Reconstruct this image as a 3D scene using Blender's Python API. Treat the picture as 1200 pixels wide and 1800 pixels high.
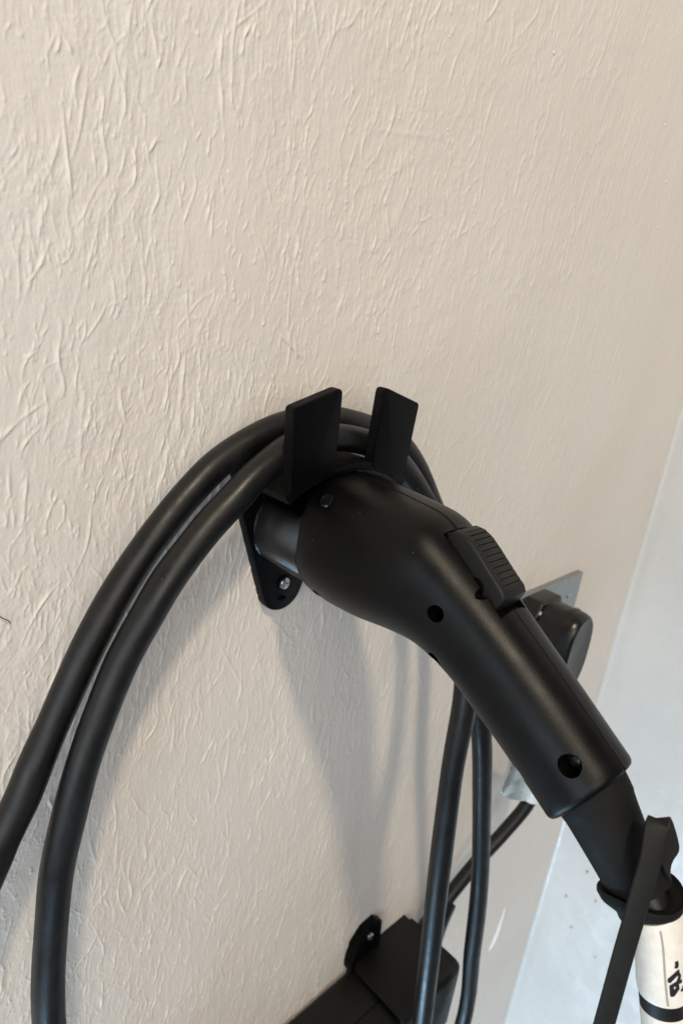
import bpy, bmesh, math, random
import numpy as np
from mathutils import Vector, Matrix

random.seed(4)
rng = np.random.default_rng(11)
for o in list(bpy.data.objects):
    bpy.data.objects.remove(o, do_unlink=True)
S = bpy.context.scene
COL = S.collection

# ------------------------------------------------------------------ camera
# world: main wall is the plane Y = 0 (room on the -Y side), X along the wall, Z up, metres
R = ((0.7132019653, -0.1357421587, 0.6876896269),
     (-0.6898638752, -0.3097879289, 0.6543082399),
     (0.1242207323, -0.9410661536, -0.3145849714))
cam_d = bpy.data.cameras.new('camera')
cam = bpy.data.objects.new('camera', cam_d)
COL.objects.link(cam)
cam.matrix_world = Matrix(((R[0][0], -R[0][1], -R[0][2], -0.2769592),
                           (R[1][0], -R[1][1], -R[1][2], -0.315),
                           (R[2][0], -R[2][1], -R[2][2], 0.1931574), (0, 0, 0, 1)))
cam_d.sensor_fit = 'VERTICAL'
cam_d.sensor_height = 36.0
cam_d.lens = 36.0 * 1170 / 1800
cam_d.clip_start = 0.01
cam_d.clip_end = 50
cam_d.dof.use_dof = True
cam_d.dof.focus_distance = 0.36
cam_d.dof.aperture_fstop = 11.0
S.camera = cam

# ------------------------------------------------------------------ light
W = bpy.data.worlds.new('World')
S.world = W
W.use_nodes = True
W.node_tree.nodes['Background'].inputs[0].default_value = (0.86, 0.92, 1.0, 1)
W.node_tree.nodes['Background'].inputs[1].default_value = 0.20

def area(name, loc, target, sx, sy, power, col, shape='RECTANGLE'):
    l = bpy.data.lights.new(name, 'AREA')
    l.shape = shape
    l.size = sx
    l.size_y = sy
    l.energy = power
    l.color = col
    o = bpy.data.objects.new(name, l)
    COL.objects.link(o)
    o.location = loc
    o.rotation_euler = (Vector(target) - Vector(loc)).to_track_quat('-Z', 'Y').to_euler()
    return o

# ceiling lamp: upper left, in front of the wall
area('ceiling_lamp', (-0.96, -1.5, 2.25), (0, 0, 0), 0.20, 0.20, 47, (1.0, 0.86, 0.66), 'DISK')
# open doorway with daylight, to the left
area('doorway_daylight', (-2.0, -0.9, -0.10), (0.3, -0.1, -0.4), 1.3, 1.5, 22, (0.80, 0.90, 1.0))
# added blue fill lamp, low and close to the wall, brightening the lower side wall
area('low_blue_fill', (-0.75, -0.36, -1.85), (0.68, -0.25, -0.95), 0.6, 0.4, 24, (0.47, 0.74, 1.0))
# added broad warm fill behind the viewer's right shoulder, lifting the shadows
area('warm_fill', (-1.3, -2.2, 0.9), (0.0, 0, 0.0), 1.5, 1.0, 22, (1.0, 0.92, 0.83))

S.view_settings.view_transform = 'Standard'
S.view_settings.look = 'None'
S.view_settings.exposure = 0.0
S.view_settings.gamma = 1.0
S.view_settings.use_curve_mapping = False

# ------------------------------------------------------------------ helpers
def tag(o, label=None, cat=None, group=None, kind=None):
    if label: o['label'] = label
    if cat: o['category'] = cat
    if group: o['group'] = group
    if kind: o['kind'] = kind
    return o

def empty(name, loc=(0, 0, 0)):
    o = bpy.data.objects.new(name, None)
    o.empty_display_size = 0.02
    o.location = loc
    COL.objects.link(o)
    return o

def link(name, me, mat, parent=None, smooth=True, angle=None):
    me.materials.clear()
    me.materials.append(mat)
    if smooth:
        me.polygons.foreach_set('use_smooth', [True] * len(me.polygons))
        if angle is not None:
            me.set_sharp_from_angle(angle=math.radians(angle))
    o = bpy.data.objects.new(name, me)
    COL.objects.link(o)
    if parent is not None:
        o.parent = parent
        if parent.type == 'EMPTY' or True:
            bpy.context.view_layer.update()
            o.matrix_parent_inverse = parent.matrix_world.inverted()
    return o

def me_from(verts, faces):
    me = bpy.data.meshes.new('m')
    me.from_pydata([tuple(v) for v in verts], [], faces)
    me.update()
    return me

def fix_normals(me):
    bm = bmesh.new(); bm.from_mesh(me)
    bmesh.ops.recalc_face_normals(bm, faces=bm.faces)
    bm.to_mesh(me); bm.free()
    return me

def spline(P, n=8):
    """Catmull-Rom through rows of P (any dimension)"""
    P = [np.array(p, float) for p in P]
    Q = [2 * P[0] - P[1]] + P + [2 * P[-1] - P[-2]]
    out = []
    for i in range(1, len(Q) - 2):
        p0, p1, p2, p3 = Q[i - 1], Q[i], Q[i + 1], Q[i + 2]
        for k in range(n):
            t = k / n
            out.append(.5 * ((2 * p1) + (-p0 + p2) * t + (2 * p0 - 5 * p1 + 4 * p2 - p3) * t * t
                             + (-p0 + 3 * p1 - 3 * p2 + p3) * t ** 3))
    out.append(P[-1])
    return np.array(out)

def frames(pts, up0=(0, 0, 1)):
    pts = np.array(pts)
    T = np.gradient(pts, axis=0)
    T /= np.linalg.norm(T, axis=1)[:, None]
    u = np.array(up0, float); u -= (u @ T[0]) * T[0]
    if np.linalg.norm(u) < 1e-3:
        u = np.array((1., 0, 0)); u -= (u @ T[0]) * T[0]
    u /= np.linalg.norm(u)
    U = []
    for t in T:
        u = u - (u @ t) * t; u /= np.linalg.norm(u); U.append(u.copy())
    U = np.array(U); V = np.cross(T, U)
    return T, U, V

def tube_me(pts, rad, seg=24, up0=(0, 0, 1), cap=True):
    pts = np.array(pts, float)
    rad = np.broadcast_to(np.array(rad, float), (len(pts),))
    T, U, V = frames(pts, up0)
    a = np.linspace(0, 2 * math.pi, seg, endpoint=False)
    vs = []
    for p, r, u, v in zip(pts, rad, U, V):
        for t in a:
            vs.append(p + r * (math.cos(t) * u + math.sin(t) * v))
    fs = []
    n = len(pts)
    for i in range(n - 1):
        for j in range(seg):
            k = (j + 1) % seg
            fs.append((i * seg + j, i * seg + k, (i + 1) * seg + k, (i + 1) * seg + j))
    if cap:
        fs.append(tuple(range(seg))[::-1])
        fs.append(tuple((n - 1) * seg + j for j in range(seg)))
    return fix_normals(me_from(vs, fs))

def lathe_me(prof, axis_o, axis_d, seg=40, up0=(0, 0, 1)):
    """prof: (along, radius) pairs round the axis"""
    d = np.array(axis_d, float); d /= np.linalg.norm(d)
    u = np.array(up0, float); u -= (u @ d) * d
    if np.linalg.norm(u) < 1e-3:
        u = np.array((1., 0, 0)); u -= (u @ d) * d
    u /= np.linalg.norm(u); v = np.cross(d, u); o = np.array(axis_o, float)
    vs, fs = [], []
    for s, r in prof:
        for j in range(seg):
            t = 2 * math.pi * j / seg
            vs.append(o + s * d + r * (math.cos(t) * u + math.sin(t) * v))
    n = len(prof)
    for i in range(n - 1):
        for j in range(seg):
            k = (j + 1) % seg
            fs.append((i * seg + j, i * seg + k, (i + 1) * seg + k, (i + 1) * seg + j))
    if prof[0][1] > 1e-6: fs.append(tuple(range(seg))[::-1])
    if prof[-1][1] > 1e-6: fs.append(tuple((n - 1) * seg + j for j in range(seg)))
    me = me_from(vs, fs)
    bm = bmesh.new(); bm.from_mesh(me)
    bmesh.ops.remove_doubles(bm, verts=bm.verts, dist=1e-7)
    bmesh.ops.recalc_face_normals(bm, faces=bm.faces)
    bm.to_mesh(me); bm.free()
    return me

def prism_me(poly, a, b, plane='XZ', bevel=0.0, seg=3, corner=0.0):
    """extrude a 2D polygon between a and b along the third axis"""
    if corner:
        poly = round_poly(poly, corner)
    def P(p, s):
        if plane == 'XZ': return (p[0], s, p[1])
        if plane == 'YZ': return (s, p[0], p[1])
        return (p[0], p[1], s)
    bm = bmesh.new()
    A = [bm.verts.new(P(p, a)) for p in poly]
    B = [bm.verts.new(P(p, b)) for p in poly]
    n = len(poly)
    fa = bm.faces.new(A); fb = bm.faces.new(B[::-1])
    for i in range(n):
        bm.faces.new((A[i], B[i], B[(i + 1) % n], A[(i + 1) % n]))
    bmesh.ops.recalc_face_normals(bm, faces=bm.faces)
    if bevel:
        ed = [e for e in bm.edges if (e in fa.edges) or (e in fb.edges)]
        ed = list(fa.edges) + list(fb.edges)
        bmesh.ops.bevel(bm, geom=ed, offset=bevel, segments=seg, profile=0.5, affect='EDGES', clamp_overlap=True)
    me = bpy.data.meshes.new('m'); bm.to_mesh(me); bm.free()
    return me

def round_poly(poly, r, n=5):
    """r: one radius or one per corner"""
    out = []
    N = len(poly)
    rs = r if hasattr(r, '__len__') else [r] * N
    for i in range(N):
        p0, p, p1 = (np.array(poly[(i + k) % N], float) for k in (-1, 0, 1))
        rr = rs[i]
        if rr <= 0: out.append(tuple(p)); continue
        d0 = (p0 - p); d1 = (p1 - p)
        l0, l1 = np.linalg.norm(d0), np.linalg.norm(d1)
        d0 /= l0; d1 /= l1
        ang = math.acos(max(-1, min(1, d0 @ d1)))
        if ang > 3.0: out.append(tuple(p)); continue
        t = min(rr / math.tan(ang / 2), .48 * l0, .48 * l1)
        A, B = p + d0 * t, p + d1 * t
        for k in range(n + 1):
            s = k / n
            out.append(tuple((1 - s) ** 2 * A + 2 * s * (1 - s) * p + s * s * B))
    return out

def box_me(x0, x1, y0, y1, z0, z1, bevel=0, seg=2):
    bm = bmesh.new()
    bmesh.ops.create_cube(bm, size=1)
    for v in bm.verts:
        v.co = Vector(((x0 + x1) / 2 + v.co.x * (x1 - x0), (y0 + y1) / 2 + v.co.y * (y1 - y0), (z0 + z1) / 2 + v.co.z * (z1 - z0)))
    if bevel:
        bmesh.ops.bevel(bm, geom=list(bm.edges), offset=bevel, segments=seg, profile=.5, affect='EDGES')
    me = bpy.data.meshes.new('m'); bm.to_mesh(me); bm.free()
    return me

def join_me(mes):
    bm = bmesh.new()
    for m in mes: bm.from_mesh(m)
    me = bpy.data.meshes.new('m'); bm.to_mesh(me); bm.free()
    return me

def cut(me, cutters):
    """boolean difference, evaluated at once into a plain mesh"""
    for c in cutters:
        a = bpy.data.objects.new('tmp_a', me); b = bpy.data.objects.new('tmp_b', c)
        COL.objects.link(a); COL.objects.link(b)
        m = a.modifiers.new('b', 'BOOLEAN'); m.operation = 'DIFFERENCE'; m.object = b; m.solver = 'EXACT'
        dg = bpy.context.evaluated_depsgraph_get(); dg.update()
        res = bpy.data.meshes.new_from_object(a.evaluated_get(dg))
        bpy.data.objects.remove(a); bpy.data.objects.remove(b)
        me = res
    return me

# ------------------------------------------------------------------ materials
def mat(name, col, rough=0.5, spec=0.5, metal=0.0):
    m = bpy.data.materials.new(name)
    m.use_nodes = True
    b = m.node_tree.nodes['Principled BSDF']
    b.inputs['Base Color'].default_value = (*col, 1)
    b.inputs['Roughness'].default_value = rough
    b.inputs['Specular IOR Level'].default_value = spec
    b.inputs['Metallic'].default_value = metal
    return m, m.node_tree.nodes, m.node_tree.links, b

def coords(N, L, scale=(1, 1, 1), rot=(0, 0, 0)):
    tc = N.new('ShaderNodeTexCoord'); mp = N.new('ShaderNodeMapping')
    mp.inputs['Scale'].default_value = scale
    mp.inputs['Rotation'].default_value = rot
    L.new(tc.outputs['Object'], mp.inputs['Vector'])
    return mp.outputs['Vector']

def noise(N, L, vec, scale, detail=3, rough=.55):
    n = N.new('ShaderNodeTexNoise')
    n.inputs['Scale'].default_value = scale
    n.inputs['Detail'].default_value = detail
    n.inputs['Roughness'].default_value = rough
    L.new(vec, n.inputs['Vector'])
    return n.outputs['Fac']

def ramp(N, L, fac, a, b, ca, cb):
    r = N.new('ShaderNodeValToRGB')
    r.color_ramp.elements[0].position = a; r.color_ramp.elements[1].position = b
    r.color_ramp.elements[0].color = (*ca, 1); r.color_ramp.elements[1].color = (*cb, 1)
    L.new(fac, r.inputs['Fac'])
    return r.outputs['Color']

def remap(N, L, fac, a, b, lo, hi):
    r = N.new('ShaderNodeMapRange')
    r.inputs['From Min'].default_value = a; r.inputs['From Max'].default_value = b
    r.inputs['To Min'].default_value = lo; r.inputs['To Max'].default_value = hi
    L.new(fac, r.inputs['Value'])
    return r.outputs['Result']

def bump(N, L, h, dist, strength=1.0, normal=None):
    b = N.new('ShaderNodeBump')
    b.inputs['Strength'].default_value = strength
    b.inputs['Distance'].default_value = dist
    L.new(h, b.inputs['Height'])
    if normal is not None: L.new(normal, b.inputs['Normal'])
    return b.outputs['Normal']

def wall_mat():
    m, N, L, b = mat('wall_paint', (.7, .64, .55), .62, .35)
    v = coords(N, L)
    big = noise(N, L, v, 5, 4)
    L.new(ramp(N, L, big, .3, .7, (.665, .610, .553), (.705, .650, .592)), b.inputs['Base Color'])
    g1 = noise(N, L, v, 900, 3, .6)
    g2 = noise(N, L, coords(N, L, (420, 420, 110)), 1, 3, .6)
    n1 = bump(N, L, g2, .00022)
    L.new(bump(N, L, g1, .00016, 1, n1), b.inputs['Normal'])
    L.new(remap(N, L, noise(N, L, v, 60, 3), .3, .7, .52, .68), b.inputs['Roughness'])
    return m

def sidewall_mat():
    m, N, L, b = mat('side_wall_gloss_paint', (.76, .76, .76), .3, .5)
    v = coords(N, L)
    L.new(ramp(N, L, noise(N, L, v, 6, 4), .3, .7, (.56, .54, .51), (.61, .59, .56)), b.inputs['Base Color'])
    n1 = bump(N, L, noise(N, L, v, 14, 2), .0030)
    n2 = bump(N, L, noise(N, L, coords(N, L, (1, 1, .35)), 160, 3), .00025, 1, n1)
    L.new(n2, b.inputs['Normal'])
    L.new(remap(N, L, noise(N, L, v, 18, 3), .3, .7, .18, .36), b.inputs['Roughness'])
    return m

def dust(N, L, v, col, b):
    """sparse pale dust grains lying on dark plastic"""
    vo = N.new('ShaderNodeTexVoronoi'); vo.inputs['Scale'].default_value = 170
    L.new(v, vo.inputs['Vector'])
    lt = N.new('ShaderNodeMath'); lt.operation = 'LESS_THAN'; lt.inputs[1].default_value = .045
    L.new(vo.outputs['Distance'], lt.inputs[0])
    gt = N.new('ShaderNodeMath'); gt.operation = 'GREATER_THAN'; gt.inputs[1].default_value = .60
    L.new(noise(N, L, v, 38, 2), gt.inputs[0])
    mu = N.new('ShaderNodeMath'); mu.operation = 'MULTIPLY'
    L.new(lt.outputs[0], mu.inputs[0]); L.new(gt.outputs[0], mu.inputs[1])
    mx = N.new('ShaderNodeMix'); mx.data_type = 'RGBA'
    L.new(mu.outputs[0], mx.inputs['Factor']); L.new(col, mx.inputs['A'])
    mx.inputs['B'].default_value = (.16, .15, .13, 1)
    L.new(mx.outputs['Result'], b.inputs['Base Color'])

def plastic_mat(name, col, r0, r1, grain=1500, gd=.00006, spec=.5, smear=True):
    m, N, L, b = mat(name, col, (r0 + r1) / 2, spec)
    v = coords(N, L)
    L.new(bump(N, L, noise(N, L, v, grain, 2, .6), gd), b.inputs['Normal'])
    f = noise(N, L, v, 55, 5, .65)
    L.new(remap(N, L, f, .35, .68, r0, r1), b.inputs['Roughness'])
    c = np.array(col)
    dust(N, L, v, ramp(N, L, noise(N, L, v, 140, 5, .7), .35, .8, tuple(c * .9), tuple(c * 1.25 + .001)), b)
    return m

def printed_mat(name='printed_black_plastic', r0=.40, r1=.52, spec=.12, layer=.00035):
    """black printed plastic: layer lines along Y, diagonal infill lines on the faces turned to the room"""
    m, N, L, b = mat(name, (.0008, .0008, .0009), .2, spec)
    v = coords(N, L)
    w1 = N.new('ShaderNodeTexWave'); w1.wave_type = 'BANDS'; w1.bands_direction = 'Y'
    w1.inputs['Scale'].default_value = 520; w1.inputs['Distortion'].default_value = .6
    w1.inputs['Detail'].default_value = 1
    L.new(v, w1.inputs['Vector'])
    w2 = N.new('ShaderNodeTexWave'); w2.wave_type = 'BANDS'; w2.bands_direction = 'X'
    w2.inputs['Scale'].default_value = 380; w2.inputs['Distortion'].default_value = .4
    L.new(coords(N, L, (1, 1, 1), (0, math.radians(45), 0)), w2.inputs['Vector'])
    n1 = bump(N, L, w1.outputs['Fac'], layer)
    n2 = bump(N, L, w2.outputs['Fac'], .00003, 1, n1)
    n3 = bump(N, L, noise(N, L, v, 900, 2, .6), .00002, 1, n2)
    L.new(n3, b.inputs['Normal'])
    L.new(remap(N, L, noise(N, L, v, 90, 4, .7), .35, .7, r0, r1), b.inputs['Roughness'])
    return m

def cable_mat():
    m, N, L, b = mat('cable_rubber', (.004, .004, .004), .5, .4)
    v = coords(N, L)
    L.new(bump(N, L, noise(N, L, v, 420, 4, .7), .00010), b.inputs['Normal'])
    L.new(remap(N, L, noise(N, L, v, 45, 5, .7), .35, .7, .34, .54), b.inputs['Roughness'])
    dust(N, L, v, ramp(N, L, noise(N, L, v, 60, 6, .75), .45, .8, (.0028, .0027, .0026), (.0100, .0098, .0092)), b)
    return m

def paper_mat():
    m, N, L, b = mat('label_paper', (.80, .77, .68), .4, .45)
    v = coords(N, L)
    L.new(ramp(N, L, noise(N, L, v, 120, 5, .7), .25, .6, (.68, .655, .60), (.80, .775, .72)), b.inputs['Base Color'])
    L.new(bump(N, L, noise(N, L, v, 160, 4), .0006), b.inputs['Normal'])
    return m

def metal_mat(name, col, rough):
    m, N, L, b = mat(name, col, rough, .5, 1.0)
    v = coords(N, L)
    L.new(bump(N, L, noise(N, L, coords(N, L, (1, 1, 14)), 90, 3), .00012), b.inputs['Normal'])
    L.new(remap(N, L, noise(N, L, v, 150, 4), .3, .7, rough * .75, rough * 1.3), b.inputs['Roughness'])
    return m

M_WALL = wall_mat()
M_SIDE = sidewall_mat()
M_GUN = plastic_mat('gun_shell_plastic', (.0005, .0004, .0003), .33, .43, 2000, .00008, .22)
M_BTN = plastic_mat('button_plastic', (.0050, .0049, .0046), .44, .56, 1600, .00005, .28)
M_BOOT = plastic_mat('boot_rubber', (.0045, .0043, .0039), .62, .75, 1200, .00005, .2)
M_STRAP = plastic_mat('strap_rubber', (.0105, .0103, .0096), .58, .70, 900, .00004, .24)
M_DARK = plastic_mat('dark_cavity_plastic', (.002, .002, .002), .3, .45, spec=.3)
M_BOX = plastic_mat('control_box_plastic', (.0045, .0043, .0040), .42, .55, 1300, .00006, .3)
M_PLUG = plastic_mat('plug_plastic', (.0035, .0034, .0033), .26, .36, 900, .00003, .4)
M_PRINT = printed_mat()
M_TUBE = printed_mat('printed_glossy_black', .13, .20, .75, .00008)
M_CABLE = cable_mat()
M_PAPER = paper_mat()
M_INK = mat('label_ink', (.012, .012, .02), .4)[0]
M_CREASE = mat('label_edge', (.33, .31, .27), .6)[0]
M_SCREW = metal_mat('screw_zinc', (.62, .63, .62), .26)
M_PLATE = metal_mat('socket_plate_metal', (.36, .38, .39), .42)
M_FOIL = metal_mat('foil_tag', (.66, .72, .70), .30)
M_FLAW = mat('bare_plaster', (.74, .73, .69), .5)[0]
M_LEDGE = mat('mark_dark', (.05, .045, .04), .7)[0]
M_SPECK = mat('grey_speck', (.34, .34, .34), .6)[0]

# ------------------------------------------------------------------ main wall (real relief)
_perm = rng.permutation(512)
_ga = rng.uniform(0, 2 * math.pi, 512)
_gx, _gy = np.cos(_ga), np.sin(_ga)
def gnoise(x, y, seed=0):
    xi = np.floor(x).astype(np.int64); yi = np.floor(y).astype(np.int64)
    xf = x - xi; yf = y - yi
    u = xf * xf * xf * (xf * (xf * 6 - 15) + 10); v = yf * yf * yf * (yf * (yf * 6 - 15) + 10)
    def g(ix, iy, dx, dy):
        h = _perm[(_perm[(ix + seed * 37) & 511] + iy + seed * 91) & 511]
        return _gx[h] * dx + _gy[h] * dy
    a = g(xi, yi, xf, yf); b = g(xi + 1, yi, xf - 1, yf)
    c = g(xi, yi + 1, xf, yf - 1); d = g(xi + 1, yi + 1, xf - 1, yf - 1)
    return (a + u * (b - a)) * (1 - v) + (c + u * (d - c)) * v      # about -.7 .. .7

CORNER_X = 0.685

def sstep(a, b, x):
    t = np.clip((x - a) / (b - a), 0, 1)
    return t * t * (3 - 2 * t)

def stroke_raster():
    """brush ridges: thin curved beads of paint, mostly upright, splatted into a fine raster"""
    px = .00042
    x0, x1, z0, z1 = -.32, .70, -1.2, .62
    nx, nz = int((x1 - x0) / px), int((z1 - z0) / px)
    H = np.zeros(nz * nx, np.float32)
    r = np.random.default_rng(5)
    n = 40000
    kids, PX, PZ, PA, PW, PS = [], [], [], [], [], []
    for i in range(n):
        if kids and r.random() < .30:
            x, z, plean = kids.pop()
            lean = plean + r.choice((-1, 1)) * r.uniform(.25, .75)
        else:
            x = r.uniform(x0, x1); z = r.uniform(z0, z1)
            lean = r.normal(.09, .14) + (.42 * (r.random() < .11)) - (.45 * (r.random() < .05))
        if x > .30 and r.random() < sstep(.30, .62, x) * .8: continue
        big = r.random() < .19
        Ls = min(r.lognormal(math.log(.0195), .50), .060) if big else min(r.lognormal(math.log(.0070), .55), .024)
        curv = r.normal(0, 8.0 if big else 26.0)
        w = r.uniform(.00034, .00054) * (1 + .25 * (Ls > .03)) if big else r.uniform(.00027, .00044)
        amp = r.uniform(.26, .78) * (1.3 if r.random() < .15 else 1) if big else r.uniform(.15, .48)
        steps = max(5, int(Ls / (w * .9)))
        s = np.linspace(0, 1, steps)
        th = lean + curv * (s - .5) * Ls + .35 * np.sin(s * r.uniform(3, 9) + r.uniform(0, 6)) * r.random()
        cx = x + np.cumsum(np.sin(th)) * Ls / steps
        cz = z + np.cumsum(np.cos(th)) * Ls / steps
        if big and r.random() < .8:
            m_ = r.integers(0, steps); kids.append((cx[m_], cz[m_], lean))
        env = np.minimum(1, 5 * s + .25) * np.minimum(1, 2.6 * (1 - s))        # blunt foot, fading head
        env *= .75 + .35 * np.sin(s * r.uniform(4, 16) + r.uniform(0, 6))
        ww = np.full(steps, w)
        if r.random() < .22:
            nb = max(2, int(.0014 / (w * .9))); ww[:nb] *= 1.7; env[:nb] *= 1.5
        PX.append(cx); PZ.append(cz); PA.append(amp * env); PW.append(ww)
        PS.append(np.full(steps, .5 if r.random() < .75 else -.5))
    PX, PZ, PA, PW, PS = (np.concatenate(a) for a in (PX, PZ, PA, PW, PS))
    fx = (PX - x0) / px; fz = (PZ - z0) / px
    K = 5
    ok = (fx > K + 1) & (fx < nx - K - 2) & (fz > K + 1) & (fz < nz - K - 2)
    fx, fz, PA, PW, PS = fx[ok], fz[ok], PA[ok], PW[ok], PS[ok]
    ix, iz = fx.astype(np.int64), fz.astype(np.int64)
    q0 = px / PW
    for dz in range(-K, K + 1):
        gz = (iz + dz + .5 - fz) * q0
        ez = PA * np.exp(-gz * gz)
        for dx in range(-K, K + 1):
            q = (ix + dx + .5 - fx) * q0
            q = q * (1 + PS * np.sign(q))
            v = (ez * np.exp(-q * q)).astype(np.float32)
            m = v > .01
            np.maximum.at(H, ((iz + dz) * nx + ix + dx)[m], v[m])
    return H.reshape(nz, nx), x0, z0, px

def build_wall():
    xs = [-.26]
    while xs[-1] < CORNER_X - .0008:
        x = xs[-1]
        xs.append(x + .00047 + .0016 * max(0, x + .05) / .7)
    xs[-1] = CORNER_X
    left = [-.26 - .006 * (1.32 ** k - 1) / .32 for k in range(1, 15)]
    xs = np.array(left[::-1] + xs)
    NZ = 1120
    core = np.linspace(0, 1, NZ)
    outer = np.array([(1.3 ** k - 1) / .3 for k in range(1, 15)])
    outer = outer / outer[-1]
    X = np.repeat(xs[:, None], NZ + 28, 1)
    xc = np.maximum(xs, -.26)
    zt = .336 + .334 * xc + .05; zb = -.437 - .95 * xc - .05
    Zc = zb[:, None] + (zt - zb)[:, None] * core[None, :]
    Zlo = zb[:, None] - (zb[:, None] + 1.7) * outer[None, ::-1]
    Zhi = zt[:, None] + (1.6 - zt[:, None]) * outer[None, :]
    Z = np.concatenate([Zlo, Zc, Zhi], 1)
    x = X.ravel(); z = Z.ravel()
    # domain warp so that the brush marks lean and fork
    lean = .10 + .42 * gnoise(x * 9, z * 7, 1) + .25 * gnoise(x * 30, z * 16, 2)
    xw = x - lean * .018 * np.sin(z * 55 + 3 * gnoise(x * 12, z * 9, 3)) - .10 * z + .006 * gnoise(x * 40, z * 26, 4)
    rough = .45 + .55 * sstep(-.22, .18, gnoise(x * 14, z * 11, 5))
    fade = 1 - .70 * sstep(.20, .62, x)
    hgt = 1.1 * gnoise(x * 16, z * 10, 6) + .30 * gnoise(x * 60, z * 36, 7)
    def ridge(fx, fz, seed, p):
        n = gnoise(xw * fx, z * fz, seed)
        return np.clip(1 - np.abs(n) * 2.6, 0, 1) ** p
    t = np.zeros_like(x)
    t += .30 * ridge(95, 17, 8, 5) * sstep(-.12, .2, gnoise(x * 45, z * 22, 18))
    t += .24 * ridge(170, 34, 9, 4) * sstep(-.15, .2, gnoise(x * 60, z * 36, 19))
    t += .10 * gnoise(xw * 300, z * 50, 10) + .08 * gnoise(xw * 480, z * 110, 11)
    t += .34 * gnoise(xw * 120, z * 75, 12) + .14 * gnoise(x * 360, z * 300, 13) + .16 * gnoise(x * 210, z * 160, 14) + .15 * gnoise(x * 560, z * 500, 15)
    hgt = hgt * (.6 + .4 * fade) + t * rough * fade
    hgt += .16 * sstep(.10, .30, x) * gnoise((x - .16 * z) * 230, z * 9, 16) + .12 * sstep(.10, .30, x) * gnoise((x - .12 * z) * 330, z * 16, 17)
    H, sx0, sz0, px = stroke_raster()
    fx = np.clip((x - sx0) / px - .5, 0, H.shape[1] - 2); fz = np.clip((z - sz0) / px - .5, 0, H.shape[0] - 2)
    ix = fx.astype(int); iz = fz.astype(int); ax = fx - ix; az = fz - iz
    st = (H[iz, ix] * (1 - ax) + H[iz, ix + 1] * ax) * (1 - az) + (H[iz + 1, ix] * (1 - ax) + H[iz + 1, ix + 1] * ax) * az
    hgt += st * 1.40 * (.35 + .65 * fade)
    hgt *= sstep(-1.2, -.3, x) * .7 + .3
    # faint level scrape across the brush marks
    zl = .2837 + .1456 * (x - .0306)
    hgt += .22 * np.exp(-((z - zl) / .0016) ** 2) * sstep(.025, .045, x) * (1 - sstep(.09, .12, x))
    y = -hgt * .001
    co = np.stack([x, y, z], 1).astype(np.float32)
    nX, nZ = X.shape
    i = np.arange(nX - 1)[:, None] * nZ + np.arange(nZ - 1)[None, :]
    f = np.stack([i, i + nZ, i + nZ + 1, i + 1], -1).reshape(-1, 4).astype(np.int32)
    me = bpy.data.meshes.new('wall')
    me.vertices.add(len(co)); me.vertices.foreach_set('co', co.ravel())
    me.loops.add(f.size); me.loops.foreach_set('vertex_index', f.ravel())
    me.polygons.add(len(f))
    me.polygons.foreach_set('loop_start', np.arange(0, f.size, 4, dtype=np.int32))
    me.polygons.foreach_set('use_smooth', np.ones(len(f), bool))
    me.update(calc_edges=True)
    me.materials.append(M_WALL)
    o = bpy.data.objects.new('wall', me)
    COL.objects.link(o)
    print('wall quads', len(f))
    return tag(o, 'beige painted wall with upright brush ridges', kind='structure')

wall = build_wall()

# side wall: turns towards the room at the corner
def build_side():
    ys = np.concatenate([-.005 * (1 - np.cos(np.linspace(0, math.pi / 2, 8))), np.linspace(-.012, -.62, 56)]); zs = np.linspace(-1.7, 1.6, 90)
    Y, Z = np.meshgrid(ys, zs, indexing='ij')
    X = CORNER_X - .004 * gnoise(Y * 5, Z * 4, 31) - .002 * gnoise(Y * 14, Z * 12, 32)
    rf = .005
    X = np.where(Y > -rf, CORNER_X - rf + np.sqrt(np.maximum(0, rf ** 2 - (rf + Y) ** 2)) + .0006, X)
    vs = np.stack([X.ravel(), Y.ravel(), Z.ravel()], 1)
    n = len(zs)
    fs = [(i * n + j, i * n + j + 1, (i + 1) * n + j + 1, (i + 1) * n + j) for i in range(len(ys) - 1) for j in range(n - 1)]
    o = link('side_wall', me_from(vs, fs), M_SIDE)
    return tag(o, 'white gloss painted wall to the right of the corner', kind='structure')
side = build_side()

# ------------------------------------------------------------------ printed holster
hol = empty('connector_holster', (0, 0, 0))
tag(hol, 'black printed wall holster with two upright prongs holding the cable', 'holster')
# back plate
def arcpts(cx, cz, r, a0, a1, n):
    return [(cx + r * math.cos(math.radians(a0 + (a1 - a0) * k / n)), cz + r * math.sin(math.radians(a0 + (a1 - a0) * k / n))) for k in range(n + 1)]
bp = arcpts(0, -.003, .0172, 200, 340, 18)
bp += [(.0395, .055), (.046, .078)]
bp += arcpts(0, .0105, .0886, 57, 123, 16)
bp += [(-.046, .078), (-.0395, .055)]
backplate = link('backplate', prism_me(bp, .002, -.0065, 'XZ', .0012, 2), M_PRINT, hol, True, 35)
# nose tube
TZ, TR = .0445, .0292
tube_prof = [(.0, TR + .0010), (.001, TR + .0004), (.003, TR), (.040, TR), (.0412, TR - .0008), (.0416, TR - .002), (.0416, TR - .003), (.01, TR - .003)]
link('nose_tube', lathe_me(tube_prof, (0, -.006, TZ), (0, -1, 0), 72), M_TUBE, hol, True, 50)
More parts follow.
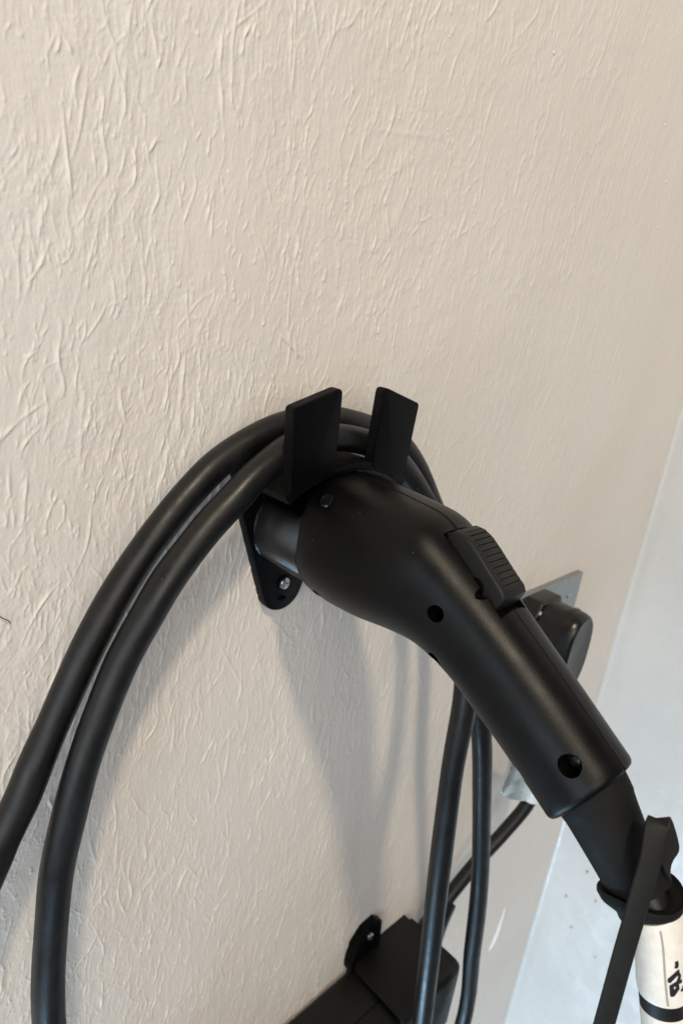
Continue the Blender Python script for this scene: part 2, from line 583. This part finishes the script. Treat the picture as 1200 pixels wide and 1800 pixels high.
# saddle arc
sad = arcpts(0, .0105, .083, 55.5, 124.5, 24) + arcpts(0, .0105, .0888, 124.5, 55.5, 24)
link('saddle', prism_me(sad, -.0066, -.0568, 'XZ', .0008, 2), M_PRINT, hol, True, 35)
pr = [(-.0468, .0797), (-.0512, .1325), (-.0170, .1432), (-.0150, .0960), (-.020, .0920), (-.034, .0871)]
def prong(s):
    p = [(s * a, b) for a, b in pr]
    return prism_me(p, -.0492, -.0574, 'XZ', .0015, 4, [.0, .0030, .0036, .0, 0, 0])
for s in (1, -1):
    link('prong', prong(s), M_PRINT, hol, True, 35)
# screw in the foot of the plate
def screw(loc, d, r, parent, name='screw'):
    prof = [(-.004, r * .55), (0, r * .98), (r * .12, r), (r * .34, r * .93), (r * .52, r * .72), (r * .6, r * .4), (r * .6, 0)]
    me = lathe_me(prof, loc, d, 28)
    d_ = Vector(d).normalized()
    q = d_.to_track_quat('Z', 'Y').to_matrix().to_4x4()
    for ang in (25, 115):
        c = box_me(-r * .62, r * .62, -r * .13, r * .13, r * .25, r * 1.2)
        c.transform(Matrix.Translation(Vector(loc)) @ q @ Matrix.Rotation(math.radians(ang), 4, 'Z'))
        me = cut(me, [c])
    return link(name, me, M_SCREW, parent, True, 30)
screw((0.0, -.0068, .0005), (0.08, -1, .06), .0043, backplate)
link('screw_recess', lathe_me([(0, .0052), (.0008, .0058), (.0012, .0052)], (0, -.0062, .0005), (0, -1, 0), 28), M_PRINT, backplate, True, 40)
link('slot_rim', box_me(-.0028, .0034, -.0078, -.006, -.0128, -.0108, .0004), M_PRINT, backplate, True, 35)

# ------------------------------------------------------------------ charging connector (gun)
gun = empty('charging_connector', (0, -.046, .055))
tag(gun, 'matt black charging connector with ribbed button and angled handle in the holster', 'connector')
# stations: top Y,Z  bottom Y,Z  half width, exponent
ST = [
 (-.0500, .0908, -.0450, .0205, .0280, 2.7),
 (-.0512, .0922, -.0460, .0187, .0302, 2.7),
 (-.0620, .0930, -.0550, .0158, .0325, 2.7),
 (-.0800, .0926, -.0700, .0145, .0338, 2.55),
 (-.1050, .0911, -.0930, .0160, .0336, 2.6),
 (-.1260, .0886, -.1150, .0190, .0322, 2.6),
 (-.1430, .0790, -.1320, .0190, .0292, 2.5),
 (-.1590, .0680, -.1470, .0145, .0266, 2.4),
 (-.1756, .0568, -.1590, .0085, .0250, 2.3),
 (-.1930, .0450, -.1720, .0005, .0240, 2.25),
 (-.2104, .0333, -.1890, -.0098, .0235, 2.2),
 (-.2280, .0208, -.2050, -.0200, .0230, 2.2),
 (-.2425, .0105, -.2192, -.0295, .0227, 2.2),
]
SP = spline(ST, 6)
def half_shell(sgn):
    """closed solid half of the gun body on one side of the seam plane X = 0"""
    gap = .00042
    phis = [math.pi * k / 34 for k in range(35)]
    rings = []
    def ring(row, shrink=0.0):
        ty, tz, by, bz, w, ex = row
        T = np.array((ty, tz)); B = np.array((by, bz)); C = (T + B) / 2; h = (T - B) / 2
        L = np.linalg.norm(h); u = h / L; L -= shrink; w = w - shrink
        pts = []
        for k, p in enumerate(phis):
            x = w * abs(math.sin(p)) ** (2 / ex); c = math.cos(p); zz = L * math.copysign(abs(c) ** (2 / ex), c)
            if k == 0 or k == 34:
                q = C + u * (zz - math.copysign(.0006, zz)); pts.append((sgn * gap, q[0], q[1]))
                q = C + u * zz; pts.append((sgn * (gap + .0005), q[0], q[1])) if k == 0 else pts.insert(-1, (sgn * (gap + .0005), q[0], q[1]))
            else:
                q = C + u * zz
                pts.append((sgn * max(x, gap + .0005), q[0], q[1]))
        return pts
    rows = list(SP)
    rings.append(ring(rows[0], .004))
    rings.append(ring(rows[0], .0012))
    for r in rows[1:]: rings.append(ring(r))
    last = rows[-1].copy(); ax = np.array([-.0180, -.0120]) / math.hypot(.018, .012)
    for adv, sh in ((.0016, .0004), (.0026, .0012), (.0031, .0026), (.0031, .0055)):
        q = last.copy(); q[0:2] += ax * adv; q[2:4] += ax * adv
        rings.append(ring(q, sh))
    n = len(rings[0])
    vs = [p for r in rings for p in r]
    fs = []
    for i in range(len(rings) - 1):
        for j in range(n):
            k = (j + 1) % n
            fs.append((i * n + j, i * n + k, (i + 1) * n + k, (i + 1) * n + j))
    fs.append(tuple(range(n))); fs.append(tuple((len(rings) - 1) * n + j for j in range(n)))
    return fix_normals(me_from(vs, fs))

def cyl_x(y, z, r, x0, x1, seg=32, sy=1.0, rot=0):
    prof = [(0, r), (abs(x1 - x0), r)]
    me = lathe_me(prof, (0, 0, 0), (1, 0, 0), seg)
    ca, sa = math.cos(rot), math.sin(rot)
    for v in me.vertices:
        a, b = v.co.y * sy, v.co.z
        v.co = Vector((min(x0, x1) + v.co.x, y + a * ca - b * sa, z + a * sa + b * ca))
    return me

# push button profile (Y,Z) and the pocket it sits in
BT = [(-.1352, .0838), (-.1395, .0868), (-.1450, .0866), (-.1505, .0842), (-.1560, .0802), (-.1620, .0753), (-.1680, .0706), (-.1728, .0670),
      (-.1746, .0640), (-.1737, .0612), (-.1715, .0570), (-.1700, .0548), (-.1640, .0575), (-.1500, .0640), (-.1362, .0740)]
pocket = [(-.1344, .100), (-.1756, .074), (-.1756, .0535), (-.160, .0560), (-.148, .0640), (-.1344, .0735)]
holes = [(-.1490, .0495, .0044), (-.2272, .0085, .0044)]
low_holes = [(-.0640, .0215, .0042), (-.1490, .0220, .0042), (-.2040, -.0140, .0042)]
cutters = [prism_me(pocket, -.0112, .0112, 'YZ')]
for y, z, r in holes: cutters.append(cyl_x(y, z, r, -.05, -.0120, 36, 1.2 if y < -.2 else 1, .6))
for y, z, r in low_holes: cutters.append(cyl_x(y, z, r, -.05, -.0085, 36))
cutters.append(cyl_x(-.1642, .0640, .0033, -.05, .0, 30))
CAPN = Vector((-.74, .0, .67)).normalized(); CAPP = Vector((-.0272, -.0650, .0818))
cutters.append(lathe_me([(-.006, .0044), (.02, .0044)], CAPP, CAPN, 36))
lsh = cut(half_shell(-1), cutters)
left_shell = link('left_shell', lsh, M_GUN, gun, True, 32)
link('right_shell', cut(half_shell(1), [prism_me(pocket, -.0112, .0112, 'YZ')]), M_GUN, gun, True, 32)
# front rim that meets the holster tube
link('nose', lathe_me([(0, .0225), (.012, .0250), (.04, .0256), (.05, .0256)], (0, -.012, TZ + .002), (0, -1, 0), 56), M_DARK, gun, True, 40)
# cap and screws seated in the holes
link('hole_cap', lathe_me([(-.007, .0040), (.0004, .0041), (.0009, .0038), (.0009, .0033), (.0000, .0029), (.0001, .0018), (.0002, 0)], CAPP, CAPN, 36), M_PLUG, left_shell, True, 40)
for y, z, r in holes + low_holes:
    xx = -.0150 if (y, z, r) in holes else -.0093
    o = link('hole_screw', lathe_me([(0, .0024), (.0006, .0024), (.0009, .0016), (.0010, 0)], (xx + .001, y, z), (-1, 0, 0), 18), M_PLUG, left_shell, True, 40)
# button: solid with rounded rim, grooves cut into the top
bme = prism_me(BT, -.0103, .0103, 'YZ', .0016, 4)
groove = []
def along(t):
    P = np.array(BT[1:8]); d = np.linalg.norm(np.diff(P, axis=0), axis=1); c = np.concatenate([[0], np.cumsum(d)]); s = t * c[-1]
    i = min(len(d) - 1, int(np.searchsorted(c, s, 'right') - 1)); f = (s - c[i]) / d[i]
    tt = (P[i + 1] - P[i]) / d[i]
    return P[i] + (P[i + 1] - P[i]) * f, tt
for k in range(11):
    p, t = along(.10 + .83 * k / 10)
    c = box_me(-.0064, .0120, -.00033, .00033, -.0008, .0016)
    ang = math.atan2(t[1], t[0])
    nrm = math.atan2(t[1], t[0]) - math.pi
    Mx = Matrix(((1, 0, 0, 0), (0, t[0], -t[1], p[0]), (0, t[1], t[0], p[1]), (0, 0, 0, 1)))
    # local z must point away from the body (upwards)
    if t[0] < 0:
        Mx = Matrix(((1, 0, 0, 0), (0, t[0], t[1], p[0]), (0, t[1], -t[0], p[1]), (0, 0, 0, 1)))
    c.transform(Mx); groove.append(fix_normals(c))
bme = cut(bme, [join_me(groove), cyl_x(-.1580, .0640, .0048, -.05, -.0082, 24)])
link('push_button', bme, M_BTN, gun, True, 30)
# strain relief boot
HC = np.array((0, -.2335, -.0115)); ax = np.array((0, -.0335, -.0342))
bpath = spline([HC + np.array((0, .006, .006)), HC + ax * .12, HC + ax * .5, HC + ax * .93], 8)
bl = np.linspace(0, 1, len(bpath))
br = np.interp(bl, [0, .18, .30, .34, .42, .6, .8, 1], [.0180, .0180, .0178, .0172, .0166, .0155, .0143, .0134])
boot = link('boot', tube_me(bpath, br, 48), M_BOOT, gun, True, 50)

# ------------------------------------------------------------------ charging cable: box > two hanging loops > gun
CR = .0085
cp = [
 (-.118, -.042, -.535), (-.17, -.048, -.545), (-.205, -.075, -.60), (-.15, -.115, -.69), (-.02, -.135, -.715), (.075, -.138, -.62), (.112, -.132, -.50),
 (.0990, -.128, -.380), (.0900, -.121, -.250), (.0890, -.112, -.130), (.0960, -.103, -.052),
 (.1000, -.078, .012), (.0800, -.052, .062), (.0480, -.044, .096), (.0110, -.041, .1085), (-.0250, -.040, .1085),
 (-.0560, -.043, .0965), (-.0808, -.0450, .0779), (-.1001, -.0460, .0594), (-.1197, -.0470, .0363), (-.1391, -.0480, .0035), (-.1554, -.0500, -.0325), (-.1689, -.0520, -.0784),
 (-.1752, -.0530, -.1250), (-.1787, -.0550, -.2026), (-.1720, -.056, -.330), (-.130, -.085, -.520), (-.03, -.112, -.640),
 (.100, -.110, -.735), (.205, -.104, -.690), (.2520, -.100, -.560), (.2300, -.099, -.430), (.2070, -.098, -.320), (.1740, -.096, -.200), (.1540, -.089, -.118),
 (.1480, -.064, -.040), (.1330, -.040, .020), (.1060, -.028, .0680), (.0740, -.023, .0985), (.0330, -.021, .1125), (-.0050, -.021, .1165), (-.0360, -.0215, .1115),
 (-.0676, -.0220, .0971), (-.0894, -.0240, .0806), (-.1101, -.0260, .0605), (-.1312, -.0280, .0334), (-.1491, -.0310, .0066), (-.1679, -.0350, -.0288), (-.1816, -.0390, -.0538),
 (-.1960, -.0430, -.0798), (-.2130, -.0470, -.1110), (-.2300, -.0540, -.1600), (-.2400, -.0720, -.2600), (-.200, -.115, -.420), (-.130, -.190, -.560), (-.050, -.275, -.540), (-.012, -.3140, -.380), (-.004, -.3080, -.230), (-.003, -.2990, -.125),
 (-.003, -.2850, -.0780), (-.002, -.2735, -.0490), tuple(HC + ax * .62),
]
CP = spline(cp, 14)
_s = np.arange(len(CP))
_j = rng.normal(size=(len(CP) // 9 + 3, 4))
_jit = np.stack([np.interp(_s / 9, np.arange(len(_j)), _j[:, k]) for k in range(4)], 1)
for _k in range(3): _jit[1:-1] = (_jit[:-2] + 2 * _jit[1:-1] + _jit[2:]) / 4
_jit[-40:] = 0
cable = link('charging_cable', tube_me(CP + _jit[:, :3] * .0004, CR * (1 + .018 * _jit[:, 3]), 28), M_CABLE)
tag(cable, 'thick black charging cable hung in two loops over the holster', 'cable')

# ------------------------------------------------------------------ cap tether on the boot end
te = empty('cap_tether', tuple(HC + ax * 1.05))
tag(te, 'black rubber cap tether with flat strap folded at the connector boot', 'tether')
axn = ax / np.linalg.norm(ax)
cdir = np.array((0, -.0125, -.0300)); cdir /= np.linalg.norm(cdir)
cen = HC + ax * .93
cup = [(0.0, .0150), (-.0012, .0160), (-.0016, .0168), (.0004, .0174), (.003, .0166), (.0055, .0138), (.0075, .0117), (.0110, .0108), (.0122, .0100), (.0122, .0088), (.007, .0090), (.0035, .0135), (.001, .0150)]
cme = lathe_me(cup[:-1] + [(0.0, .0150)], cen + cdir * .0005, cdir, 48)
# the cup is slightly wavy, as a stretched rubber ring is
for v in cme.vertices:
    d = np.array(v.co) - cen
    a = math.atan2(d[0], d @ np.array((0, -cdir[2], cdir[1])))
    s = d @ cdir
    k = max(0, 1 - s / .010)
    v.co += Vector(cdir * (.0022 * math.sin(2 * a + .9) * k)) + Vector((d - (d @ cdir) * cdir) * (.08 * math.cos(2 * a + .4) * k))
link('ring', cme, M_BOOT, te, True, 60)

def strap_me(path, width_dir, w, t):
    P = np.array(path); T = np.gradient(P, axis=0); T /= np.linalg.norm(T, axis=1)[:, None]
    Wd = np.array(width_dir, float)
    if Wd.ndim == 1: Wd = np.repeat(Wd[None], len(P), 0)
    Wd = Wd - (Wd * T).sum(1)[:, None] * T; Wd /= np.linalg.norm(Wd, axis=1)[:, None]
    Nn = np.cross(T, Wd)
    sec = [(-.5, -.35), (-.44, -.5), (.44, -.5), (.5, -.35), (.5, .35), (.44, .5), (-.44, .5), (-.5, .35)]
    vs, fs = [], []
    for p, wd, nn in zip(P, Wd, Nn):
        for a, b in sec: vs.append(p + wd * (a * w) + nn * (b * t))
    n = 8
    for i in range(len(P) - 1):
        for j in range(n):
            k = (j + 1) % n
            fs.append((i * n + j, i * n + k, (i + 1) * n + k, (i + 1) * n + j))
    fs.append(tuple(range(n))); fs.append(tuple((len(P) - 1) * n + j for j in range(n)))
    return fix_normals(me_from(vs, fs))
sp = spline([(.0100, -.2700, -.0400), (.0065, -.2705, -.0290), (.0020, -.2690, -.0165), (-.0026, -.2655, -.0055), (-.0062, -.2640, -.0010), (-.0112, -.2648, -.0035), (-.0150, -.2672, -.0130), (-.0195, -.2690, -.0300),
             (-.0245, -.2710, -.0560), (-.0290, -.2735, -.0880), (-.0335, -.2760, -.1250), (-.040, -.2790, -.1900), (-.046, -.279, -.27), (-.05, -.272, -.36)], 8)
tw = np.clip((np.arange(len(sp)) - 4) / 12.0, 0, 1)[:, None]
link('strap', strap_me(sp, (1 - tw) * np.array((.60, .62, -.45)) + tw * np.array((.713, -.69, .124)), .0088, .0019), M_STRAP, te, True, 40)

# ------------------------------------------------------------------ label wrapped round the cable below the gun
lab = empty('cable_label', (0, -.28, -.07))
tag(lab, 'cream paper label wrapped round the cable below the connector', 'label')
cs = spline(cp, 10)
# cable polyline measured from the gun end
tail = cs[::-1]
dist = np.concatenate([[0], np.cumsum(np.linalg.norm(np.diff(tail, axis=0), axis=1))])
def on_tail(s):
    s = s + .0138
    return np.array([np.interp(s, dist, tail[:, k]) for k in range(3)])
def sleeve(s0, s1, r):
    P = [on_tail(s) for s in np.linspace(s0, s1, 14)]
    return tube_me(P, [r * .97] + [r] * 12 + [r * .97], 40, cap=True)
wrap = link('wrap', sleeve(.0105, .0450, .0105), M_PAPER, lab, True, 60)
link('wrap', sleeve(.0515, .1150, .0103), M_PAPER, lab, True, 60)
link('tape_band', sleeve(.0442, .0525, .0099), M_CABLE, lab, True, 60)

# paper overlap line, flag and print follow the surface of the wrap
def wrap_frame(s, r):
    p = on_tail(s); t = on_tail(s + .002) - on_tail(s - .002); t /= np.linalg.norm(t)
    v = np.array((-.277, -.315, .193)) - p; v -= (v @ t) * t; v /= np.linalg.norm(v)     # turned to the viewer's side
    w = np.cross(t, v)
    return p, t, v, w
def wrap_pt(s, ang, r):
    p, t, v, w = wrap_frame(s, r)
    return p + r * (math.cos(ang) * v + math.sin(ang) * w)
def wrap_patch(outline, r, s0, name, m):
    """outline: (angle offset, along) points, filled as a thin fan on the wrap"""
    vs = [wrap_pt(s, a, r) for a, s in outline]
    return vs
# which way is image right?
_p, _t, _v, _w = wrap_frame(.03, .01)
RS = 1 if (_w @ np.array((.713, -.69, .124))) > 0 else -1
line = []
for s in np.linspace(.0125, .0435, 12):
    line.append([wrap_pt(s, RS * (.02 + 4.0 * (s - .0125)), 0.01068), wrap_pt(s, RS * (.095 + 4.0 * (s - .0125)), 0.01068)])
vs = [p for ab in line for p in ab]
fs = [(2 * i, 2 * i + 1, 2 * i + 3, 2 * i + 2) for i in range(len(line) - 1)]
link('paper_edge', me_from(vs, fs), M_CREASE, wrap)
# printed marks: slanted heavy letters running up the label
def mark(polys, name='print'):
    vs, fs = [], []
    for k, (da, ds) in enumerate(((0, 0), (.05, 0), (.05, .0005), (0, .0005))):
      for poly in polys:
        n0 = len(vs)
        for a, s in poly: vs.append(wrap_pt(s + ds, RS * (a + da), 0.01070 + k * .00002))
        fs.append(tuple(range(n0, n0 + len(poly))))
    me = me_from(vs, fs)
    bm = bmesh.new(); bm.from_mesh(me); bmesh.ops.triangulate(bm, faces=bm.faces); bm.to_mesh(me); bm.free()
    return link(name, me, M_INK, wrap, False)
A0 = .22
def q(u, v):   # u: 0..1 across, v: mm up the label from the lower end of the lettering
    return (A0 + u * .56, .0385 - v * .00135)
mark([[q(.10, 3.4), q(.30, 3.4), q(.34, 1.5), q(.22, .0), q(.12, .2)],
      [q(.22, .0), q(.36, .3), q(.75, 2.2), q(.62, 2.8), q(.30, 1.3)],
      [q(.75, 2.2), q(.70, 3.9), q(.45, 3.6), q(.62, 2.8)],
      [q(.10, 3.4), q(.30, 3.2), q(.80, 4.0), q(1.0, 4.0), q(.98, 4.8), q(.62, 4.6)],
      [q(.62, 4.6), q(.80, 4.8), q(.92, 6.2), q(.78, 7.4), q(.68, 7.2), q(.78, 6.0)],
      [q(.0, 5.0), q(.08, 4.6), q(.78, 7.2), q(.78, 8.2), q(.55, 7.6), q(.0, 5.6)]])
mark([[q(.48, 9.2), q(.66, 9.0), q(.74, 9.8), q(.70, 10.8), q(.52, 10.6), q(.58, 9.9)]])
mark([[q(.95, 1.0), q(1.15, 1.2), q(1.22, 2.2), q(1.12, 2.4), q(1.08, 1.6), q(.95, 1.5)]])
# flag: the two paper ends pressed together, standing off to the right of the cable
fv = []
for s in np.linspace(.0100, .1100, 14):
    p, t, v, w = wrap_frame(s, .01)
    w = w * RS
    o_ = p - v * .004
    fv.append([o_ + w * .006 , o_ + w * .014 - v * .0008, o_ + w * .024 - v * .0002, o_ + w * .038 + v * .002])
vs = [p for r in fv for p in r]
fs = [(4 * i + j, 4 * i + j + 1, 4 * i + j + 5, 4 * i + j + 4) for i in range(len(fv) - 1) for j in range(3)]
fme = me_from(vs, fs)
fo = link('flag', fme, M_PAPER, lab)
md = fo.modifiers.new('thick', 'SOLIDIFY'); md.thickness = .0006; md.offset = 0
# small print on the flag
vs, fs = [], []
for k, (s0, s1, a, b) in enumerate([(.0290, .0302, .0125, .0140), (.0305, .0316, .0124, .0142), (.0345, .0349, .0120, .0165), (.0353, .0357, .0120, .0172), (.0361, .0365, .0120, .0160), (.0369, .0373, .0120, .0170), (.0377, .0380, .0120, .0166)]):
    for (s, u) in ((s0, a), (s0, b), (s1, b), (s1, a)):
        p, t, v, w = wrap_frame(s, .01)
        vs.append(p - v * .0040 + w * RS * u + v * .0002)
    n0 = len(vs) - 4
    fs.append((n0, n0 + 1, n0 + 2, n0 + 3))
link('print', me_from(vs, fs), M_CREASE, fo, False)

# ------------------------------------------------------------------ control box and its wall bracket
cb = empty('control_box', (.07, -.04, -.575))
tag(cb, 'long black in-cable control box lying along the wall low down', 'control box')
BX0, BX1 = -.105, .258
def boxprof(y0, y1, z0, z1, rs): return round_poly([(y0, z0), (y1, z0), (y1, z1), (y0, z1)], rs, 6)
link('rear_shell', prism_me(boxprof(-.004, -.0475, -.5720, -.4950, [.006, .0005, .0005, .006]), BX0, BX1, 'YZ', .0018, 3), M_BOX, cb, True, 35)
link('front_shell', prism_me(boxprof(-.0481, -.0780, -.5720, -.4950, [.0005, .009, .009, .0005]), BX0, BX1, 'YZ', .0018, 3), M_BOX, cb, True, 35)
link('cable_gland', tube_me([(BX0 + .01, -.042, -.533), (BX0 - .008, -.042, -.534), (BX0 - .022, -.0425, -.5365)], [.0135, .0130, .0105], 28), M_PLUG, cb, True, 50)
gp = [(BX1 - .010, -.030, -.522), (BX1 + .008, -.027, -.512), (BX1 + .026, -.024, -.499), (BX1 + .045, -.0225, -.4835)]
link('cable_gland', tube_me(spline(gp, 4), np.linspace(.0200, .0120, 13), 28), M_PLUG, cb, True, 50)

br_ = empty('box_bracket', (.2, -.03, -.46))
tag(br_, 'black moulded bracket screwed to the wall, clasping the control box', 'bracket')
flange = link('flange', prism_me(round_poly([(.150, -.4900), (.1475, -.4780), (.1520, -.4560), (.1640, -.4420), (.1830, -.4400), (.1960, -.4520), (.2000, -.4900)], .003), .002, -.0075, 'XZ', .0014, 3), M_PRINT, br_, True, 35)
link('flange_rim', prism_me(round_poly([(.150, -.4895), (.1475, -.4780), (.1520, -.4560), (.1640, -.4420), (.1690, -.4440), (.1570, -.4580), (.1535, -.4790), (.1550, -.4895)], .001), -.0070, -.0125, 'XZ', .0008, 2), M_PRINT, br_, True, 35)
clasp = round_poly([(.0015, -.4895), (-.0820, -.4895), (-.0820, -.5760), (-.0790, -.5760), (-.0790, -.4922), (.0015, -.4922)], [.001, .010, .0005, .0005, .008, .0005], 6)
link('clasp', prism_me(clasp, .1560, .2500, 'YZ', .0012, 3), M_BOX, br_, True, 35)
screw((.1765, -.0078, -.4600), (-.1, -1, .15), .0044, flange)

# ------------------------------------------------------------------ wall socket, plug and its lead
so = empty('wall_socket', (.414, 0, -.14))
tag(so, 'brushed metal double socket plate on the wall near the corner', 'socket')
plate = link('plate', prism_me(round_poly([(.3415, -.1835), (.4880, -.1835), (.4880, -.0965), (.3415, -.0965)], .0015), .002, -.0075, 'XZ', .0022, 3), M_PLATE, so, True, 30)
link('back_box', box_me(.3455, .4840, .003, -.0040, -.1800, -.1000, .0008), M_PLATE, so, True, 30)
screw((.4610, -.0078, -.1230), (0, -1, 0), .0030, plate)
pl = empty('mains_plug', (.372, -.012, -.14))
tag(pl, 'black rounded mains plug pushed into the metal socket plate', 'plug')
base = round_poly([(.345, -.162), (.399, -.162), (.401, -.110), (.392, -.0955), (.352, -.0955), (.343, -.110)], .006, 6)
plug_base = link('plug_base', prism_me(base, -.0065, -.0300, 'XZ', .0035, 4), M_PLUG, pl, True, 35)
# main body: rings from base outward, drawn down to the cable
def ring_body(rows, seg=40):
    vs, fs = [], []
    for (y, cx, cz, hx, hz, e) in rows:
        for j in range(seg):
            t = 2 * math.pi * j / seg
            c, s = math.cos(t), math.sin(t)
            vs.append((cx + hx * math.copysign(abs(c) ** (2 / e), c), y, cz + hz * math.copysign(abs(s) ** (2 / e), s)))
    for i in range(len(rows) - 1):
        for j in range(seg):
            k = (j + 1) % seg
            fs.append((i * seg + j, i * seg + k, (i + 1) * seg + k, (i + 1) * seg + j))
    fs.append(tuple(range(seg))); fs.append(tuple((len(rows) - 1) * seg + j for j in range(seg)))
    return fix_normals(me_from(vs, fs))
link('plug_body', ring_body([(-.0290, .372, -.131, .0240, .0325, 2.5), (-.0300, .372, -.131, .0272, .0335, 2.5), (-.0480, .373, -.139, .0278, .0405, 2.5), (-.0500, .373, -.140, .0285, .0422, 2.5),
                             (-.0620, .374, -.1430, .0285, .0445, 2.5), (-.0680, .374, -.1440, .0272, .0437, 2.5), (-.0705, .374, -.1445, .0235, .0420, 2.5), (-.0700, .374, -.1445, .0200, .0385, 2.5)]), M_PLUG, pl, True, 40)
link('plug_rim', ring_body([(-.0520, .374, -.1425, .0250, .0420, 2.5), (-.0515, .374, -.1425, .0296, .0452, 2.5), (-.0545, .374, -.1425, .0296, .0452, 2.5), (-.0555, .374, -.1425, .0250, .0420, 2.5)]), M_PLUG, pl, True, 40)
link('strain_relief', tube_me(spline([(.374, -.050, -.155), (.375, -.050, -.180), (.378, -.050, -.212), (.382, -.050, -.240)], 5), np.linspace(.0200, .0110, 16), 30), M_PLUG, pl, True, 50)
link('indicator', lathe_me([(0, .0034), (.0012, .0030), (.0018, .0015), (.0019, 0)], (.3485, -.0275, -.1060), (-.75, -.35, .55), 18), mat('indicator_lens', (.45, .36, .30), .15)[0], plug_base, True, 40)
# lead
lp = [(.380, -.050, -.225), (.390, -.051, -.280), (.4000, -.051, -.330), (.3990, -.049, -.3710), (.3720, -.0400, -.4080), (.3440, -.0330, -.4330), (.3150, -.0260, -.4640), (.2900, -.0230, -.4860), (.268, -.0245, -.503)]
lead = link('mains_lead', tube_me(spline(lp, 10), .0083, 24), M_CABLE)
tag(lead, 'black lead running from the mains plug down to the control box', 'lead')
# silver tag on the lead: a sleeve with a flag to the left
tg = empty('foil_tag', (.395, -.05, -.33))
tag(tg, 'shiny silver tag wrapped on the lead below the plug', 'tag')
tp = spline([(.3925, -.051, -.295), (.3990, -.051, -.325), (.4010, -.050, -.352), (.4000, -.049, -.3640)], 6)
link('sleeve', tube_me(tp, .0105, 26), mat('tag_white', (.75, .77, .80), .25)[0], tg, True, 60)
fl = [(.3945, -.2850), (.4000, -.3520), (.3960, -.3580), (.3500, -.3400), (.3330, -.3300), (.3300, -.3250), (.3400, -.2680)]
fo_me = prism_me(fl, -.0490, -.0500, 'XZ', .0003, 1)
bm = bmesh.new(); bm.from_mesh(fo_me)
bmesh.ops.triangulate(bm, faces=[f for f in bm.faces if len(f.verts) > 4])
bmesh.ops.subdivide_edges(bm, edges=bm.edges, cuts=3, use_grid_fill=True)
for v in bm.verts:
    v.co.y += -.006 * math.sin((v.co.x - .355) * 75) + .0008 * math.sin(v.co.z * 260)
bm.to_mesh(fo_me); bm.free()
link('flag', fo_me, M_FOIL, tg, True, 50)

# ------------------------------------------------------------------ small flaws of the walls
def bead(path, r, name, m, parent, seg=8):
    return link(name, tube_me(spline(path, 6), r, seg), m, parent)
# ridge of dried filler where the wall meets the corner strip
bead([(.5420, -.0002, -.690), (.5400, -.0008, -.706), (.5370, -.0010, -.722), (.5335, -.0012, -.738), (.5290, -.0010, -.752), (.522, -.0004, -.766)], np.interp(np.linspace(0, 1, 31), [0, .3, .6, .9, 1], [.0008, .0022, .0034, .0026, .0006]), 'filler_ridge', M_FLAW, wall)
# dark bristle stuck in the paint at the left
bead([(-.1790, -.0010, .0215), (-.1772, -.0026, .0200), (-.1752, -.0024, .0184), (-.1738, -.0010, .0160)], .00028, 'bristle', M_LEDGE, wall, 6)
# little paint drops
for (x, z, r) in [(.2132, .3753, .0016), (.0940, .3486, .0012), (.1063, .3003, .0012), (.4237, .3775, .0018), (.4591, .3350, .0016), (.4662, .2936, .0016), (.5294, -.0729, .0020), (.105, -.192, .0012), (.148, -.262, .0016), (.086, -.272, .0012)]:
    link('paint_drop', lathe_me([(-.001, r), (.0002, r * .9), (r * .35, r * .55), (r * .5, 0)], (x, -.0002, z), (0, -1, 0), 10), M_WALL, wall)
# paint splashes and specks on the gloss wall
rr = random.Random(8)
for (y, z, r, m) in [(-.10, -.62, .0022, M_FLAW), (-.105, -.64, .0030, M_FLAW), (-.115, -.655, .0026, M_FLAW), (-.13, -.66, .0028, M_FLAW), (-.145, -.655, .0024, M_FLAW), (-.148, -.668, .0018, M_FLAW),
                     (-.06, -.66, .0018, M_SPECK), (-.04, -.73, .0020, M_SPECK), (-.085, -.70, .0020, M_SPECK), (-.062, -.78, .0018, M_SPECK), (-.11, -.80, .0016, M_SPECK)]:
    link('paint_speck', lathe_me([(-.002, r), (.0004, r * .9), (r * .3, r * .5), (r * .4, 0)], (CORNER_X - .0008, y, z), (-1, 0, 0), 10), m, side)

S.render.engine = 'CYCLES'
